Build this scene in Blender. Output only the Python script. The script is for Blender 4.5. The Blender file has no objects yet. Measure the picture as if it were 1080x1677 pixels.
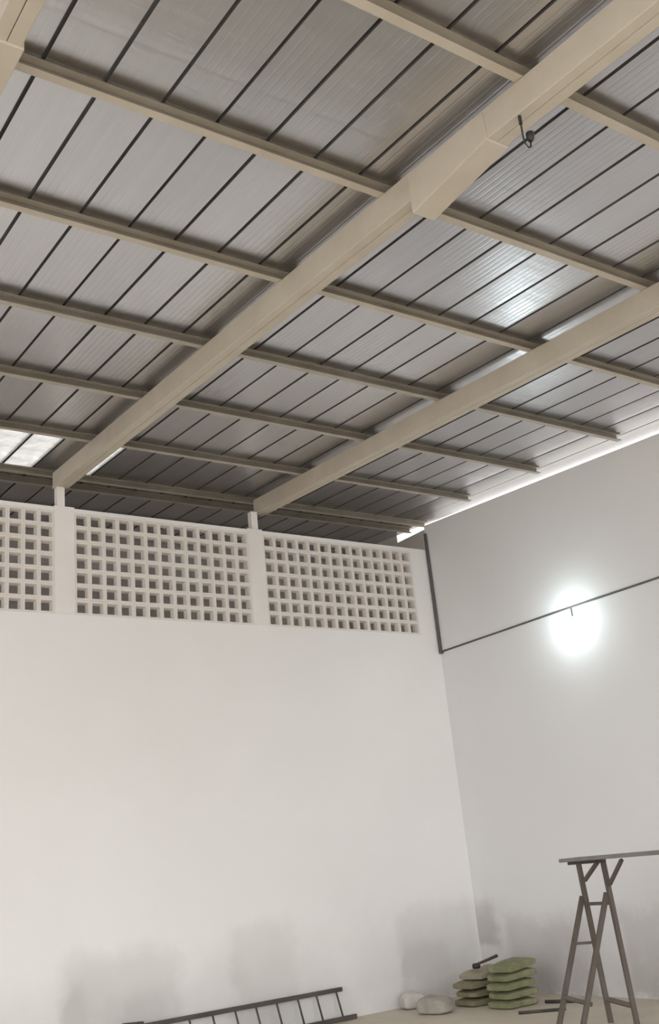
import bpy, bmesh, math, random
from mathutils import Vector, Matrix
random.seed(7)
C = bpy.context.scene.collection
sc = bpy.context.scene

# ------------------------------------------------------------------ camera
cd = bpy.data.cameras.new('camera'); cam = bpy.data.objects.new('camera', cd); C.objects.link(cam)
cd.sensor_fit = 'VERTICAL'; cd.sensor_height = 24.0; cd.sensor_width = 24.0
cd.lens = 1660.532 / 1677 * 24.0
cd.clip_start = 0.05; cd.clip_end = 300
R = Vector((0.82653, -0.55471, -0.09561)); D = Vector((0.11168, 0.32808, -0.93803)); F = Vector((0.5517, 0.76463, 0.33312))
m = Matrix.Identity(4)
for i in range(3):
    m[i][0] = R[i]; m[i][1] = -D[i]; m[i][2] = -F[i]
m[0][3], m[1][3], m[2][3] = -9.10581, -10.37067, 1.55
cam.matrix_world = m
sc.camera = cam

# ------------------------------------------------------------------ world, sun, exposure
w = bpy.data.worlds.new('sky'); sc.world = w; w.use_nodes = True
bg = w.node_tree.nodes['Background']; bg.inputs[0].default_value = (0.985, 0.985, 1.0, 1); bg.inputs[1].default_value = 1.0
sl = bpy.data.lights.new('sun', 'SUN'); so = bpy.data.objects.new('sun', sl); C.objects.link(so)
sl.energy = 2.3; sl.angle = math.radians(2); sl.color = (1, .94, .86)
so.rotation_euler = (math.radians(12), math.radians(32), 0)      # high sun on the far (right) side of the hall
pl = bpy.data.lights.new('doorway_portal', 'AREA'); po = bpy.data.objects.new('doorway_portal', pl); C.objects.link(po)
pl.shape = 'RECTANGLE'; pl.size = 12.0; pl.size_y = 4.9; pl.cycles.is_portal = True
po.location = (-6.2, -14.45, 2.5); po.rotation_euler = (math.radians(90), 0, 0)
pl2 = bpy.data.lights.new('side_gate_portal', 'AREA'); po2 = bpy.data.objects.new('side_gate_portal', pl2); C.objects.link(po2)
pl2.shape = 'RECTANGLE'; pl2.size = 10.5; pl2.size_y = 5.0; pl2.cycles.is_portal = True
po2.location = (-12.45, -9.2, 2.55); po2.rotation_euler = (math.radians(90), 0, math.radians(-90))
vs = sc.view_settings
sc.display_settings.display_device = 'sRGB'
vs.view_transform = 'Standard'; vs.look = 'None'; vs.gamma = 1.0; vs.use_curve_mapping = False
vs.exposure = 2.02
sc.cycles.use_denoising = True
sc.cycles.max_bounces = 10; sc.cycles.diffuse_bounces = 6; sc.cycles.glossy_bounces = 5
sc.cycles.sample_clamp_indirect = 6.0

# ------------------------------------------------------------------ helpers
SL = 0.0711                                   # roof falls towards the camera
def zr(y): return 6.215 + SL * y              # underside of the roof sheets
def zp(y): return 6.131 + SL * y              # underside of the purlins = top of the rafters

class MB:
    def __init__(s): s.v = []; s.f = []
    def quad(s, pts):
        n = len(s.v); s.v += [tuple(p) for p in pts]; s.f.append(tuple(range(n, n + len(pts))))
    def hexa(s, b, t):                         # bottom ring, top ring (counter-clockwise from above)
        n = len(s.v); s.v += [tuple(p) for p in b] + [tuple(p) for p in t]; k = len(b)
        s.f.append(tuple(n + i for i in reversed(range(k)))); s.f.append(tuple(n + k + i for i in range(k)))
        for i in range(k):
            j = (i + 1) % k; s.f.append((n + i, n + j, n + k + j, n + k + i))
    def box(s, x0, x1, y0, y1, z0, z1):
        s.hexa([(x0, y0, z0), (x1, y0, z0), (x1, y1, z0), (x0, y1, z0)], [(x0, y0, z1), (x1, y0, z1), (x1, y1, z1), (x0, y1, z1)])
    def bar(s, a, b, wd, h, up=(0, 0, 1)):     # rectangular bar between two points
        a = Vector(a); b = Vector(b); d = (b - a).normalized(); up = Vector(up)
        if abs(d.dot(up)) > .98: up = Vector((0, 1, 0))
        x = d.cross(up).normalized(); y = x.cross(d).normalized()
        r = [(-wd/2, -h/2), (wd/2, -h/2), (wd/2, h/2), (-wd/2, h/2)]
        s.hexa([a + x*p + y*q for p, q in r], [b + x*p + y*q for p, q in r])
    def tube(s, pts, r, n=8, r2=None):
        pts = [Vector(p) for p in pts]; rings = []
        for i, p in enumerate(pts):
            d = (pts[min(i+1, len(pts)-1)] - pts[max(i-1, 0)]).normalized()
            up = Vector((0, 0, 1)) if abs(d.z) < .9 else Vector((0, 1, 0))
            x = d.cross(up).normalized(); y = x.cross(d).normalized()
            rr = r if r2 is None else r + (r2 - r) * i / (len(pts) - 1)
            rings.append([p + (x*math.cos(2*math.pi*k/n) + y*math.sin(2*math.pi*k/n)) * rr for k in range(n)])
        n0 = len(s.v)
        for rg in rings: s.v += [tuple(q) for q in rg]
        for i in range(len(rings)-1):
            for k in range(n):
                j = (k+1) % n; s.f.append((n0+i*n+k, n0+i*n+j, n0+(i+1)*n+j, n0+(i+1)*n+k))
        s.f.append(tuple(n0 + k for k in reversed(range(n)))); s.f.append(tuple(n0 + (len(rings)-1)*n + k for k in range(n)))
    def lathe(s, prof, c, ax=(0, 0, 1), n=20): # prof: (radius, height along ax)
        ax = Vector(ax).normalized(); t = Vector((1, 0, 0)) if abs(ax.x) < .9 else Vector((0, 1, 0))
        x = ax.cross(t).normalized(); y = ax.cross(x).normalized(); c = Vector(c); n0 = len(s.v)
        for r, h in prof:
            for k in range(n):
                a = 2*math.pi*k/n; s.v.append(tuple(c + ax*h + (x*math.cos(a) + y*math.sin(a))*r))
        for i in range(len(prof)-1):
            for k in range(n):
                j = (k+1) % n; s.f.append((n0+i*n+k, n0+i*n+j, n0+(i+1)*n+j, n0+(i+1)*n+k))
    def mesh(s, name, mat, smooth=False):
        me = bpy.data.meshes.new(name); me.from_pydata(s.v, [], s.f)
        bm = bmesh.new(); bm.from_mesh(me); bmesh.ops.recalc_face_normals(bm, faces=bm.faces); bm.to_mesh(me); bm.free()
        me.materials.append(mat)
        if smooth:
            for p in me.polygons: p.use_smooth = True
        return me
    def build(s, name, mat, parent=None, smooth=False, bevel=0, origin=None):
        if origin is not None:
            o_ = Vector(origin); s.v = [tuple(Vector(q) - o_) for q in s.v]
        o = bpy.data.objects.new(name, s.mesh(name, mat, smooth)); C.objects.link(o)
        if origin is not None: o.location = origin
        if parent: o.parent = parent
        if bevel:
            b = o.modifiers.new('bevel', 'BEVEL'); b.width = bevel; b.segments = 2; b.limit_method = 'ANGLE'
        return o
def empty(name, loc=(0, 0, 0), rz=0):
    o = bpy.data.objects.new(name, None); C.objects.link(o); o.location = loc; o.rotation_euler.z = rz; o.empty_display_size = .2
    return o
def tag(o, label, cat, group=None):
    o['label'] = label; o['category'] = cat
    if group: o['group'] = group
    return o
def struct(o, label=None):
    o['kind'] = 'structure'
    if label: o['label'] = label
    return o

# ------------------------------------------------------------------ materials
def nodes(name):
    mt = bpy.data.materials.new(name); mt.use_nodes = True; nt = mt.node_tree
    return mt, nt, nt.nodes['Principled BSDF']
def N(nt, t, **kw):
    n = nt.nodes.new(t)
    for k, v in kw.items(): setattr(n, k, v)
    return n
def noise(nt, scale, detail=4, rough=.6, stretch=(1, 1, 1), coord='Object'):
    tc = N(nt, 'ShaderNodeTexCoord'); mp = N(nt, 'ShaderNodeMapping'); mp.inputs['Scale'].default_value = stretch
    nt.links.new(tc.outputs[coord], mp.inputs['Vector'])
    no = N(nt, 'ShaderNodeTexNoise'); no.inputs['Scale'].default_value = scale; no.inputs['Detail'].default_value = detail; no.inputs['Roughness'].default_value = rough
    nt.links.new(mp.outputs[0], no.inputs['Vector']); return no.outputs['Fac']
def ramp(nt, fac, stops):
    r = N(nt, 'ShaderNodeValToRGB'); e = r.color_ramp.elements
    while len(e) < len(stops): e.new(.5)
    for i, (p, c) in enumerate(stops):
        e[i].position = p; e[i].color = (*c, 1) if len(c) == 3 else c
    nt.links.new(fac, r.inputs[0]); return r.outputs[0]
def mth(nt, op, a, b=None, c=None, clamp=False):
    n = N(nt, 'ShaderNodeMath', operation=op); n.use_clamp = clamp
    for i, x in enumerate((a, b, c)):
        if x is None: continue
        if isinstance(x, (int, float)): n.inputs[i].default_value = x
        else: nt.links.new(x, n.inputs[i])
    return n.outputs[0]
def mixc(nt, fac, a, b):
    n = N(nt, 'ShaderNodeMix', data_type='RGBA')
    if isinstance(fac, (int, float)): n.inputs[0].default_value = fac
    else: nt.links.new(fac, n.inputs[0])
    for i, x in ((6, a), (7, b)):
        if isinstance(x, tuple): n.inputs[i].default_value = (*x, 1)
        else: nt.links.new(x, n.inputs[i])
    return n.outputs[2]
def bump(nt, b, h, strength, dist=.01):
    n = N(nt, 'ShaderNodeBump'); n.inputs['Strength'].default_value = strength; n.inputs['Distance'].default_value = dist
    nt.links.new(h, n.inputs['Height']); nt.links.new(n.outputs[0], b.inputs['Normal'])
def simple(name, c0, c1, scale=6, rough=.7, metal=0, bmp=.15, stretch=(1, 1, 1), detail=4, dist=.004):
    mt, nt, b = nodes(name); f = noise(nt, scale, detail, .6, stretch)
    nt.links.new(ramp(nt, f, [(.3, c0), (.7, c1)]), b.inputs['Base Color'])
    b.inputs['Roughness'].default_value = rough; b.inputs['Metallic'].default_value = metal
    if bmp: bump(nt, b, f, bmp, dist)
    return mt

def wall_paint(name, base0, base1, dirt, patches, axis, ztop):
    """white paint with a dirty, patched dado; patches: (u0,u1,z0,z1,strength)"""
    mt, nt, b = nodes(name)
    f1 = noise(nt, .55, 5, .55); f2 = noise(nt, 3.0, 6, .65); f3 = noise(nt, 1.3, 3, .5)
    base = ramp(nt, f1, [(.35, base0), (.65, base1)])
    tc = N(nt, 'ShaderNodeTexCoord'); sp = N(nt, 'ShaderNodeSeparateXYZ'); nt.links.new(tc.outputs['Object'], sp.inputs[0])
    u = mth(nt, 'ADD', sp.outputs[axis], mth(nt, 'MULTIPLY', mth(nt, 'SUBTRACT', f2, .5), .35))
    z = mth(nt, 'ADD', sp.outputs[2], mth(nt, 'MULTIPLY', mth(nt, 'SUBTRACT', f2, .5), .45))
    def ss(x, a, c_):
        n = N(nt, 'ShaderNodeMapRange', interpolation_type='SMOOTHSTEP'); nt.links.new(x, n.inputs[0])
        n.inputs[1].default_value = a; n.inputs[2].default_value = c_; return n.outputs[0]
    zz = mth(nt, 'ADD', z, mth(nt, 'MULTIPLY', mth(nt, 'SUBTRACT', f3, .5), .8))
    tot = mth(nt, 'MULTIPLY', mth(nt, 'SUBTRACT', 1.0, ss(zz, ztop - .6, ztop + .35)), .55)
    for (a, c_, z0, z1, k) in patches:
        q = mth(nt, 'MULTIPLY', ss(u, a - .10, a + .10), mth(nt, 'SUBTRACT', 1.0, ss(u, c_ - .10, c_ + .10)))
        q = mth(nt, 'MULTIPLY', q, mth(nt, 'MULTIPLY', ss(z, z0 - .05, z0 + .05), mth(nt, 'SUBTRACT', 1.0, ss(z, z1 - .14, z1 + .14))))
        tot = mth(nt, 'ADD', tot, mth(nt, 'MULTIPLY', q, k))
    tot = mth(nt, 'MULTIPLY', tot, mth(nt, 'ADD', .55, mth(nt, 'MULTIPLY', f2, .9)), clamp=True)
    tot = mth(nt, 'MINIMUM', tot, 1.0)
    nt.links.new(mixc(nt, tot, base, dirt), b.inputs['Base Color'])
    b.inputs['Roughness'].default_value = .75
    bump(nt, b, f2, .12, .004)
    return mt
M = {}
M['wall_back'] = wall_paint('white_wall_paint', (.80, .785, .77), (.83, .82, .805), (.55, .535, .515),
    [(-5.35, -4.1, .0, 1.0, .35), (-3.5, -2.7, .0, 1.1, .3), (-1.25, -.05, 0, 1.05, .36), (-1.25, -.55, .3, .62, .25), (-5.3, -5.15, .3, .75, .35), (-4.7, -4.3, .0, .6, .2)], 0, .8)
M['wall_right'] = wall_paint('grey_white_wall_paint', (.735, .73, .73), (.765, .762, .762), (.42, .40, .385),
    [(-.35, .2, .5, 1.0, .5), (-1.9, -.5, .0, .8, .35), (-3.2, -2.3, .0, .85, .4)], 1, .75)
M['block'] = simple('vent_block_paint', (.70, .655, .61), (.79, .755, .715), 2.2, .8, 0, .2)
M['column'] = simple('column_paint', (.76, .72, .68), (.82, .80, .775), 1.6, .8, 0, .15)
M['floor'] = simple('cement_floor', (.48, .43, .345), (.58, .525, .43), 1.4, .6, 0, .1, detail=7)
M['outside'] = simple('bare_concrete', (.22, .21, .20), (.28, .265, .25), .8, .9, 0, .1)
M['added_backing'] = simple('added_backing_brown', (.42, .39, .36), (.50, .47, .43), 1.2, .9, 0, .1)
M['cream'] = simple('cream_paint_on_steel', (.49, .435, .35), (.58, .53, .445), 2.5, .5, 0, .08, detail=6)
M['cream_dull'] = simple('dull_cream_paint', (.42, .385, .325), (.50, .47, .41), 2.5, .55, 0, .08, detail=6)  # slightly darker cream, for the eave and the purlins towards the vent wall

M['seam_shade'] = simple('painted_lap_shade', (.085, .078, .074), (.17, .16, .153), 3, .8, 0, 0, (1, .3, 1))
def roof_mat():
    mt, nt, b = nodes('galvanised_roof_metal')
    f = noise(nt, 1.1, 5, .6, (6, .5, 1)); g = noise(nt, .9, 4, .6, (1.2, .5, 1)); oi = N(nt, 'ShaderNodeObjectInfo')
    tone = mth(nt, 'ADD', mth(nt, 'MULTIPLY', oi.outputs['Random'], .35), mth(nt, 'MULTIPLY', f, .65))
    nt.links.new(ramp(nt, tone, [(.2, (.56, .555, .57)), (.8, (.70, .695, .71))]), b.inputs['Base Color'])
    b.inputs['Metallic'].default_value = 1.0
    nt.links.new(mth(nt, 'ADD', .23, mth(nt, 'MULTIPLY', g, .16)), b.inputs['Roughness'])
    h2 = noise(nt, 1.6, 3, .5, (.6, 5, 1))                       # faint cross ripples pull the highlights out along the sheet
    bump(nt, b, mth(nt, 'ADD', mth(nt, 'MULTIPLY', g, .6), mth(nt, 'MULTIPLY', h2, .8)), .25, .02)
    return mt
M['roof'] = roof_mat()
M['purlin_brown'] = simple('dark_brown_grey', (.17, .148, .115), (.25, .225, .185), 2.5, .7, 0, .1, detail=6)
def skylight_mat():
    mt, nt, b = nodes('fibreglass_skylight')
    f = noise(nt, 5, 6, .65)
    nt.links.new(ramp(nt, f, [(.3, (.17, .17, .165)), (.7, (.33, .33, .32))]), b.inputs['Base Color'])
    b.inputs['Roughness'].default_value = .4
    tr = N(nt, 'ShaderNodeBsdfTranslucent'); nt.links.new(ramp(nt, f, [(.3, (.17, .17, .165)), (.7, (.33, .33, .32))]), tr.inputs[0])
    mx = N(nt, 'ShaderNodeMixShader'); mx.inputs[0].default_value = .5
    nt.links.new(b.outputs[0], mx.inputs[1]); nt.links.new(tr.outputs[0], mx.inputs[2])
    nt.links.new(mx.outputs[0], nt.nodes['Material Output'].inputs['Surface'])
    return mt
M['skylight'] = skylight_mat()
M['black'] = simple('black_plastic', (.018, .017, .017), (.03, .028, .028), 12, .45, 0, 0)
M['conduit'] = simple('dark_grey_conduit', (.085, .08, .08), (.12, .115, .112), 9, .55, 0, 0)
M['wood'] = simple('weathered_grey_wood', (.075, .062, .05), (.15, .127, .108), 5, .85, 0, .3, (1, 1, .25), 6)
M['plank'] = simple('weathered_plank', (.17, .155, .145), (.27, .25, .235), 4, .85, 0, .3, (4, .6, 4), 6)
M['ladder'] = simple('dark_worn_wood', (.05, .043, .038), (.10, .085, .075), 5, .8, 0, .2, (.3, 1, 1), 6)
M['sack_green'] = simple('green_woven_sack', (.13, .145, .065), (.27, .265, .155), 7, .8, 0, .3, detail=6)
M['sack_olive'] = simple('olive_woven_sack', (.13, .118, .065), (.25, .225, .135), 7, .8, 0, .3, detail=6)
M['sack_pale'] = simple('pale_beige_sack', (.25, .225, .155), (.36, .325, .235), 6, .8, 0, .3, detail=6)
M['grey_sack'] = simple('grey_paper', (.27, .25, .215), (.38, .355, .31), 7, .9, 0, .4, detail=6)
M['pale_bag'] = simple('pale_crumpled_plastic', (.46, .43, .40), (.58, .55, .52), 8, .5, 0, .4, detail=5)
M['iron'] = simple('dark_iron', (.05, .042, .035), (.11, .09, .075), 8, .6, .4, .1)
def emis(name, col, st):
    mt, nt, b = nodes(name)
    b.inputs['Base Color'].default_value = (.9, .9, .9, 1); b.inputs['Emission Color'].default_value = (*col, 1); b.inputs['Emission Strength'].default_value = st
    return mt
M['led'] = emis('lit_lamp_glass', (.82, .97, 1.0), 23)
M['white_plastic'] = simple('white_plastic', (.75, .75, .74), (.8, .8, .79), 10, .4, 0, 0)

# ------------------------------------------------------------------ ground, floor, walls
b = MB(); b.box(-60, 60, -60, 60, -.3, -.06); struct(b.build('ground', M['outside']), 'bare ground outside the hall')
b = MB(); b.box(-12.5, 0, -14.5, 0, -.05, 0); struct(b.build('floor', M['floor']), 'dusty beige cement floor')

WB = MB()
WB.box(-12.5, 0.15, 0, .15, -.05, 4.4506)                 # solid lower wall
WB.box(-12.5, -7.86, 0, .15, 4.4506, 5.685)               # solid stretch beyond the frame
WB.box(-7.86, .15, 0, .13, 5.6356, 5.685)                 # capping course on the vents
WB.box(-.32, .15, 0, .15, 4.4506, 5.6356)                 # corner pier
wall_back = struct(WB.build('wall_back', M['wall_back']), 'white wall with pierced vent blocks along its top')
for x0, x1 in ((-7.86, -7.645), (-5.40, -5.166), (-2.921, -2.70)):
    c = MB(); c.box(x0, x1, -.006, .16, 4.4506, 5.70); c.build('column', M['column'], wall_back, bevel=.006)
for xc in (-7.75, -5.32, -2.80):
    c = MB(); c.box(xc - .045, xc + .045, .0, .09, 5.70, zp(0) - .195); c.build('steel_post', M['column'], wall_back, bevel=.004)

def block_mesh(wd, hg):
    b = MB(); hw, hh, dp = .060, .056, .075; ch = .004
    def ring(x0, x1, z0, z1, y): return [(x0, y, z0), (x1, y, z0), (x1, y, z1), (x0, y, z1)]
    rs = [ring(0, wd, 0, hg, dp), ring(0, wd, 0, hg, ch), ring(ch, wd-ch, ch, hg-ch, 0),
          ring(wd/2-hw-.006, wd/2+hw+.006, hg/2-hh-.006, hg/2+hh+.006, 0), ring(wd/2-hw, wd/2+hw, hg/2-hh, hg/2+hh, .012),
          ring(wd/2-hw+.008, wd/2+hw-.008, hg/2-hh+.008, hg/2+hh-.008, dp)]
    for r in rs: b.v += r
    for i in range(6):
        for k in range(4):
            j = (k+1) % 4; a = i*4; c = ((i+1) % 6)*4
            b.f.append((a+k, a+j, c+j, c+k))
    return b.mesh('vent_block', M['block'])
PZ = .1693
for x0, n, p in ((-7.645, 13, .1727), (-5.166, 13, .1727), (-2.70, 14, .17)):
    me = block_mesh(p, PZ)
    for i in range(n):
        for k in range(7):
            o = bpy.data.objects.new('vent_block', me); C.objects.link(o); o.parent = wall_back
            o.location = (x0 + i*p, random.uniform(-.002, .003), 4.4506 + k*PZ)

def wall_y(x0, x1, y0, y1, top):
    b = MB(); b.hexa([(x0, y0, -.05), (x1, y0, -.05), (x1, y1, -.05), (x0, y1, -.05)],
                     [(x0, y0, top(y0)), (x1, y0, top(y0)), (x1, y1, top(y1)), (x0, y1, top(y1))]); return b
struct(wall_y(0, .15, -14.5, 0, lambda y: zr(y) - .165).build('wall_right', M['wall_right']), 'pale grey painted side wall')
struct(wall_y(-12.65, -12.5, -3.8, .15, lambda y: zr(y) - .05).build('wall_left', M['wall_back']), 'white side wall outside the frame')
b = MB(); b.box(-14, .8, 2.75, 2.95, -.06, 6.5); b.box(.395, .6, .2, 1.1, -.06, 6.19); b.box(.395, .6, 1.1, 2.75, -.06, 6.5); struct(b.build('added_vent_backing', M['added_backing']), 'assumed neighbouring wall behind the vents, with an added end wall against sun')  # assumed backing keeps the vent holes dark; end boxes added to stop sun leaks

# ------------------------------------------------------------------ roof
ceiling = struct(empty('ceiling', (0, 0, 0)), 'corrugated galvanised metal roof on cream steelwork')
PIT = .3495; X0 = -7.653
def sheet(x0, y0, y1, mat, name, tilt, seed):
    rnd = random.Random(seed)
    hw = rnd.choice((.008, .010, .011, .012))
    edge = x0 > -.4                                          # the outermost sheets are closely corrugated
    prof = [(0, .05), (.011, .05), (.013, .001)] if not edge else [(0, .03), (.011, .03), (.014, .001)]
    if edge:
        for q in range(8): mx = .04 + q*.0385; prof += [(mx-.012, .0), (mx-.006, .009), (mx+.006, .009), (mx+.012, .0)]
    else:
        for mx in (.075, .125, .175, .225, .275): prof += [(mx-.010, .0), (mx, .0007), (mx+.010, .0)]
    prof += [(PIT-hw-.002, .001), (PIT-hw, .05), (PIT, .05)] if not edge else [(PIT-.014, .001), (PIT-.011, .03), (PIT, .03)]
    b = MB(); n = len(prof)
    for y in (y0, y1):
        for px, pz in prof: b.v.append((px, y, SL*y + pz + tilt*(px-.17)))
    for i in range(n-1): b.f.append((i, i+1, n+i+1, n+i))
    o = b.build(name, mat, ceiling); o.location = (x0, 0, 6.215)
    o.data.materials.append(M['seam_shade'])                       # shade of the lap gaps, painted dark inside the standing seams
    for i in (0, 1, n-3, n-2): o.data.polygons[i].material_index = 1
    return o
k0 = -14; k1 = 23
PY = [.269 - 1.2813*(6-k) for k in range(8)]             # purlin positions
for k in range(k0, k1):
    x = X0 + k*PIT
    if x > .05: continue
    tl = random.uniform(-.010, .010)
    if k in (4, 5, 7):
        sheet(x, -15.0, PY[5], M['roof'], 'roof_sheet', tl, k)
        sheet(x, PY[5] - .02, .30, M['skylight'], 'skylight_panel', tl, k)['label'] = 'white translucent roof panel'
        sheet(x, .28, 2.85, M['roof'], 'roof_sheet', tl, k)
    else:
        sheet(x, -15.0, 2.85, M['roof'], 'roof_sheet', tl, k)

# rafters
names = ['leftmost roof rafter, cream steel, cut by the left edge of the photo', 'cream steel roof rafter with a splice sleeve, ending over the left vent column',
         'cream steel roof rafter near the lamp, ending over the right vent column']
for i, x in enumerate((-8.02, -5.375, -2.73)):
    e = tag(empty('roof_rafter', (x + .075, 0, zp(0) - .2)), names[i], 'rafter', 'steel rafters under the roof')
    def sec(xa, xb, d, ya, yb, off=0, d2=None):
        b = MB(); o = e.location; d2 = d if d2 is None else d2
        b.hexa([(xa, ya, zp(ya)-d-off), (xb, ya, zp(ya)-d-off), (xb, yb, zp(yb)-d2-off), (xa, yb, zp(yb)-d2-off)],
               [(xa, ya, zp(ya)-off), (xb, ya, zp(ya)-off), (xb, yb, zp(yb)-off), (xa, yb, zp(yb)-off)])
        b.v = [tuple(Vector(q) - o) for q in b.v]; return b
    sec(x, x + .0735, .2, -14.5, .12).build('steel_channel', M['cream'], e, bevel=.006)
    sec(x + .0765, x + .15, .2, -14.5, .12).build('steel_channel', M['cream'], e, bevel=.006)
    if i == 1:
        sec(x - .012, x + .165, .19, -7.12, -6.42, .02, .29).build('splice_sleeve', M['cream'], e, bevel=.006)
    if i == 0:
        sec(x - .01, x + .162, .215, -6.5, -6.05, .0).build('splice_plate', M['cream'], e, bevel=.005)

# purlins: lipped channels, open towards the camera side
ordn = ['first', 'second', 'third', 'fourth', 'fifth', 'sixth', 'seventh', 'eighth', 'ninth', 'tenth', 'eleventh', 'twelfth']
def purlin(y, wd, h, label, mat, i):
    b = MB(); t = .006; lip = .010
    prof = [(-wd/2, 0), (wd/2, 0), (wd/2, h), (-wd/2, h), (-wd/2, h-lip), (-wd/2+t, h-lip), (-wd/2+t, h-t), (wd/2-t, h-t), (wd/2-t, t), (-wd/2+t, t), (-wd/2+t, lip), (-wd/2, lip)]
    xa, xb = -12.45, -.01 if y < .15 else .28
    ring = lambda x: [(x, p*math.cos(math.atan(SL)), q + SL*p) for p, q in prof]
    b.hexa(ring(xa), ring(xb))
    o = b.build('roof_purlin', mat); o.data.materials.append(M['purlin_brown'])   # front lips and inner web in a darker brown-grey
    for i in (5, 9, 11, 12, 13): o.data.polygons[i].material_index = 1
    o.location = (0, y, zp(y) + .002)
    tag(o, label, 'purlin', 'cream purlins across the rafters'); return o
for j, k in enumerate(range(6, -5, -1)):
    y = .269 - 1.2813*(6-k)
    tail = {6: 'nearest the vent wall', 5: 'just in front of the white roof panels', 4: 'across the faintly lit far bays', 3: 'passing beyond the lamp glow', 2: 'below the brightest lamp reflection',
            1: 'touching the splice sleeve', 0: 'above the dangling black cable'}.get(k, 'overhead behind the frame')
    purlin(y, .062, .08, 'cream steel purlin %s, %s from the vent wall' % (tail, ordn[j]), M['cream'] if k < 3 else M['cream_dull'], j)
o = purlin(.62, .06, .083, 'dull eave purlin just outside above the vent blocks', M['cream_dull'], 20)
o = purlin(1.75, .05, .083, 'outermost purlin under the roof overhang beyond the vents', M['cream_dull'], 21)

# ------------------------------------------------------------------ conduit, lamp, dangling cable
e = tag(empty('wall_conduit', (-.02, -.03, 4.22)), 'thin dark conduit running down the corner and along the grey wall', 'conduit')
b = MB(); b.box(-.020, .016, -.018, .016, -.008, 1.70); b.build('vertical_pipe', M['conduit'], e, bevel=.004)
b = MB(); b.tube([(.008, -.01, 0), (.008, -2, -.005), (.008, -4.5, -.02), (.008, -9, -.05)], .0115); b.build('horizontal_pipe', M['conduit'], e, smooth=True)
b = MB(); b.box(-.02, .02, -.03, .02, -.03, .012); b.build('elbow', M['conduit'], e, bevel=.006)

LP = Vector((-.19, -2.42, 4.055))
e = tag(empty('wall_lamp', (0, LP.y, LP.z)), 'glowing white lamp bulb standing out from the grey wall below the conduit', 'lamp')
b = MB(); b.lathe([(0, 0), (.05, 0), (.05, .018), (.036, .03), (0, .03)], (0, 0, 0), (-1, 0, 0)); b.build('wall_plate', M['white_plastic'], e)
b = MB(); b.lathe([(0, .03), (.024, .03), (.027, .05), (.027, .17), (.022, .185), (0, .185)], (0, 0, 0), (-1, 0, 0)); b.build('lamp_holder', M['white_plastic'], e)
b = MB(); b.tube([(-.012, 0, .04), (-.012, 0, .165)], .008); b.build('drop_cable', M['conduit'], e)
b = MB(); b.lathe([(0.001, .18), (.024, .185), (.042, .215), (.056, .25), (.055, .275), (.044, .30), (.022, .316), (.001, .32)], (0, 0, 0), (-1, 0, 0)); b.build('bulb', M['led'], e, smooth=True)

e = tag(empty('hanging_cable', (-5.352, -7.355, zp(-7.355) - .2)), 'black cable loop with a lamp holder dangling from the rafter', 'cable')
b = MB(); b.tube([(0, 0, .0), (.0, .0, -.06), (-.003, .0, -.14), (.0, -.005, -.19), (.015, -.01, -.215), (.033, -.012, -.205), (.04, -.012, -.16)], .005); b.build('cable', M['black'], e, smooth=True)
b = MB(); b.lathe([(0, 0), (.012, 0), (.022, .02), (.024, .055), (.016, .062), (0, .062)], (.04, -.012, -.165), (.1, 0, 1)); b.build('lamp_holder', M['black'], e, smooth=True)
b = MB(); b.tube([(.0, .0, .0), (.0, 0, -.055)], .010); b.build('cable_clip', M['black'], e)

# ------------------------------------------------------------------ trestle with plank
fb = Vector((-1.83, -2.982, 0)); U = Vector((-.2, -.98, 0)).normalized(); V = Vector((.98, -.2, 0)).normalized()
def L(u, v, z): return tuple(U*u + V*v + Vector((0, 0, z)))
e = tag(empty('scaffold_trestle', fb), 'weathered wooden scaffold trestle with crossed legs and a plank top', 'trestle')
def wb(name, a, c, wd=.045, h=.035, mat='wood'):
    b = MB(); b.bar(L(*a), L(*c), wd, h, up=tuple(U)); return b.build(name, M[mat], e, bevel=.004)
wb('leg', (0, 0, 0), (.0, .505, 1.10))
wb('leg', (.03, .566, 0), (.03, .502, 1.40))
wb('leg', (.291, .05, 0), (.291, .575, 1.12))
wb('leg', (.32, .635, 0), (.32, .575, 1.40))
wb('brace', (.086, .50, 1.24), (.30, .53, 1.40), .035, .03)
wb('brace', (.36, .575, 1.19), (.66, .53, 1.40), .035, .03)
wb('rung', (0, .52, 1.03), (.33, .57, 1.03), .03, .025)
wb('rung', (0.0, .33, .70), (.03, .545, .69), .025, .02)
wb('bottom_rail', (0, .12, .27), (.30, .20, .22), .035, .03)
wb('bottom_rail', (.03, .56, .20), (.33, .63, .15), .04, .035)
b = MB(); b.bar(L(-.12, .502, 1.405), L(.36, .56, 1.405), .05, .03); b.build('top_bar', M['wood'], e, bevel=.004)
b = MB(); b.bar(L(-.16, .53, 1.437), L(2.6, .53, 1.437), .24, .034); b.build('plank', M['plank'], e, bevel=.005)
for uu in (2.0, 2.3):                                      # far-end legs beyond the right edge of the frame
    wb('leg', (uu, 0.05, 0), (uu, .505, 1.10)); wb('leg', (uu+.03, .60, 0), (uu+.03, .53, 1.42))

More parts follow.
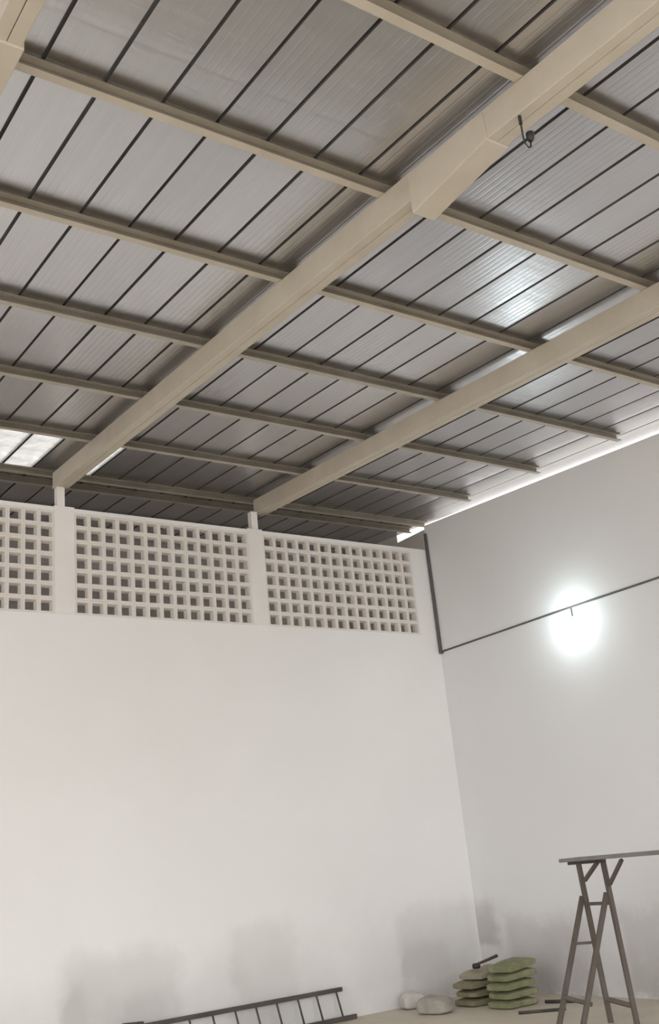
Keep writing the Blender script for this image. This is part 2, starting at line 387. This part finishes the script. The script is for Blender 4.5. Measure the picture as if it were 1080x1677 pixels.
# ------------------------------------------------------------------ ladder on edge
e = tag(empty('wooden_ladder', (-2.1, -.06, 0)), 'dark wooden ladder lying on its edge along the foot of the white wall', 'ladder')
def lad(name, a, c, wd, h):
    b = MB(); b.bar(a, c, wd, h); return b.build(name, M['ladder'], e, bevel=.004)
lad('rail', (-.07, -.01, .315), (-2.75, -.12, .315), .03, .045)
lad('rail', (.06, -.06, .025), (-2.75, -.17, .025), .03, .05)
for i in range(10):
    t = -.13 - i*.262 - random.uniform(0, .02)
    yy = -.01 + .041*t
    b = MB(); b.tube([(t + .02, yy - .045, .03), (t - .02, yy, .31)], .011, 8); b.build('rung', M['ladder'], e, smooth=True)
b = MB(); b.bar((-2.5, -.12, .345), (-2.72, -.13, .36), .03, .03); b.build('end_hook', M['iron'], e, bevel=.004)

# ------------------------------------------------------------------ sacks
def sack_mesh(lx, ly, lz, seed, mat, name):
    rnd = random.Random(seed); bm = bmesh.new()
    bmesh.ops.create_cube(bm, size=2); bmesh.ops.subdivide_edges(bm, edges=bm.edges[:], cuts=6, use_grid_fill=True)
    ph = [rnd.uniform(0, 6.28) for _ in range(8)]
    for v in bm.verts:
        x, y, z = v.co
        ex = 1 - .55*abs(x)**6 ; ey = 1 - .38*abs(y)**5          # seams pinch thin at the ends
        r = 1 - .05*(x*x)*(y*y)
        wob = .10*math.sin(3*x + ph[0]) + .07*math.sin(4*y + ph[1]) + .08*math.sin(6*x - 3*y + ph[2]) + .05*math.sin(11*x + 5*y + ph[5])
        pin = ex*ey if z > 0 else 1 - (1 - ex*ey)*.35
        cz = z*pin*(1 + .8*wob if z > 0 else 1)
        v.co = Vector((x*lx/2*r*(1 + .03*math.sin(3*y + ph[3]) + .02*math.sin(9*y + ph[6])), y*ly/2*r*(1 + .04*math.sin(3*x + ph[4]) + .02*math.sin(8*x + 3*z + ph[7])), lz/2 + cz*lz/2))
    me = bpy.data.meshes.new(name); bm.to_mesh(me); bm.free(); me.materials.append(mat)
    for p in me.polygons: p.use_smooth = True
    return me
def sack(name, loc, rz, size, mat, seed, label, group=None, tilt=(0, 0)):
    o = bpy.data.objects.new(name, sack_mesh(*size, seed, M[mat], name)); C.objects.link(o)
    o.location = loc; o.rotation_euler = (tilt[0], tilt[1], rz)
    sm = o.modifiers.new('smooth', 'SUBSURF'); sm.levels = 1; sm.render_levels = 1
    return tag(o, label, 'sack', group)
G = 'cement sacks piled by the corner'
lay = ['bottom', 'second', 'third', 'fourth', 'top']
dx = [.0, .025, -.01, .02, .03]; dr = [2, -4, 3, -5, 4]
for i in range(5):
    sack('cement_sack', (-.82 + dx[i], -1.34 - .01*i, .093*i), math.radians(dr[i]), (.47, .36, .082), 'sack_green', 10+i,
         'green woven sack, %s layer of the right-hand stack in the pile' % lay[i], G, tilt=(0, -math.radians((0, 2, 3.5, 5, 6.5)[i])))
for i in range(4):
    sack('cement_sack', (-.79 + (.0, .03, -.01, .10)[i], -.79 - (0, .0, .01, .01)[i], .093*i), math.radians((-3, 3, -2, 4)[i]), (.52, .37, .081), 'sack_olive' if i != 3 else 'sack_pale', 20+i,
         '%s sack, %s layer of the left-hand stack in the pile' % ('olive woven' if i != 3 else 'pale beige', lay[i] if i != 3 else 'top'), G, tilt=(0, -math.radians((0, 1.5, 3, 5)[i])))

e = tag(empty('hand_brush', (-.78, -.86, .38)), 'small dark hand brush lying on top of the sack pile', 'brush')
b = MB(); b.lathe([(0, 0), (.04, .005), (.05, .03), (.04, .055), (0, .06)], (-.07, .0, -.012)); b.build('brush_head', M['black'], e, smooth=True)
b = MB(); b.tube([(-.05, .0, .035), (.08, -.0, .055), (.26, -.0, .085)], .014, 8, .018); b.build('handle', M['iron'], e, smooth=True)

sack('grey_sack', (-1.46, -.80, 0), math.radians(-72), (.38, .26, .17), 'grey_sack', 40, 'slumped grey paper sack on the floor left of the green sacks')
o = sack('plastic_bag', (-1.30, -.20, 0), math.radians(-20), (.26, .20, .17), 'pale_bag', 41, 'pale crumpled bag against the wall behind the grey sack'); o['category'] = 'bag'

for (a, c, r, lab) in (((-.57, -1.58, .018), (-.42, -1.90, .018), .018, 'dark metal bar on the floor nearer the grey wall'),
                       ((-1.22, -1.84, .015), (-.86, -2.16, .015), .015, 'dark metal bar on the floor in front of the sacks')):
    b = MB(); b.tube([a, ((a[0]+c[0])/2, (a[1]+c[1])/2, a[2]), c], r, 8)
    tag(b.build('metal_bar', M['iron'], smooth=True), lab, 'bar', 'bars on the floor by the sacks')
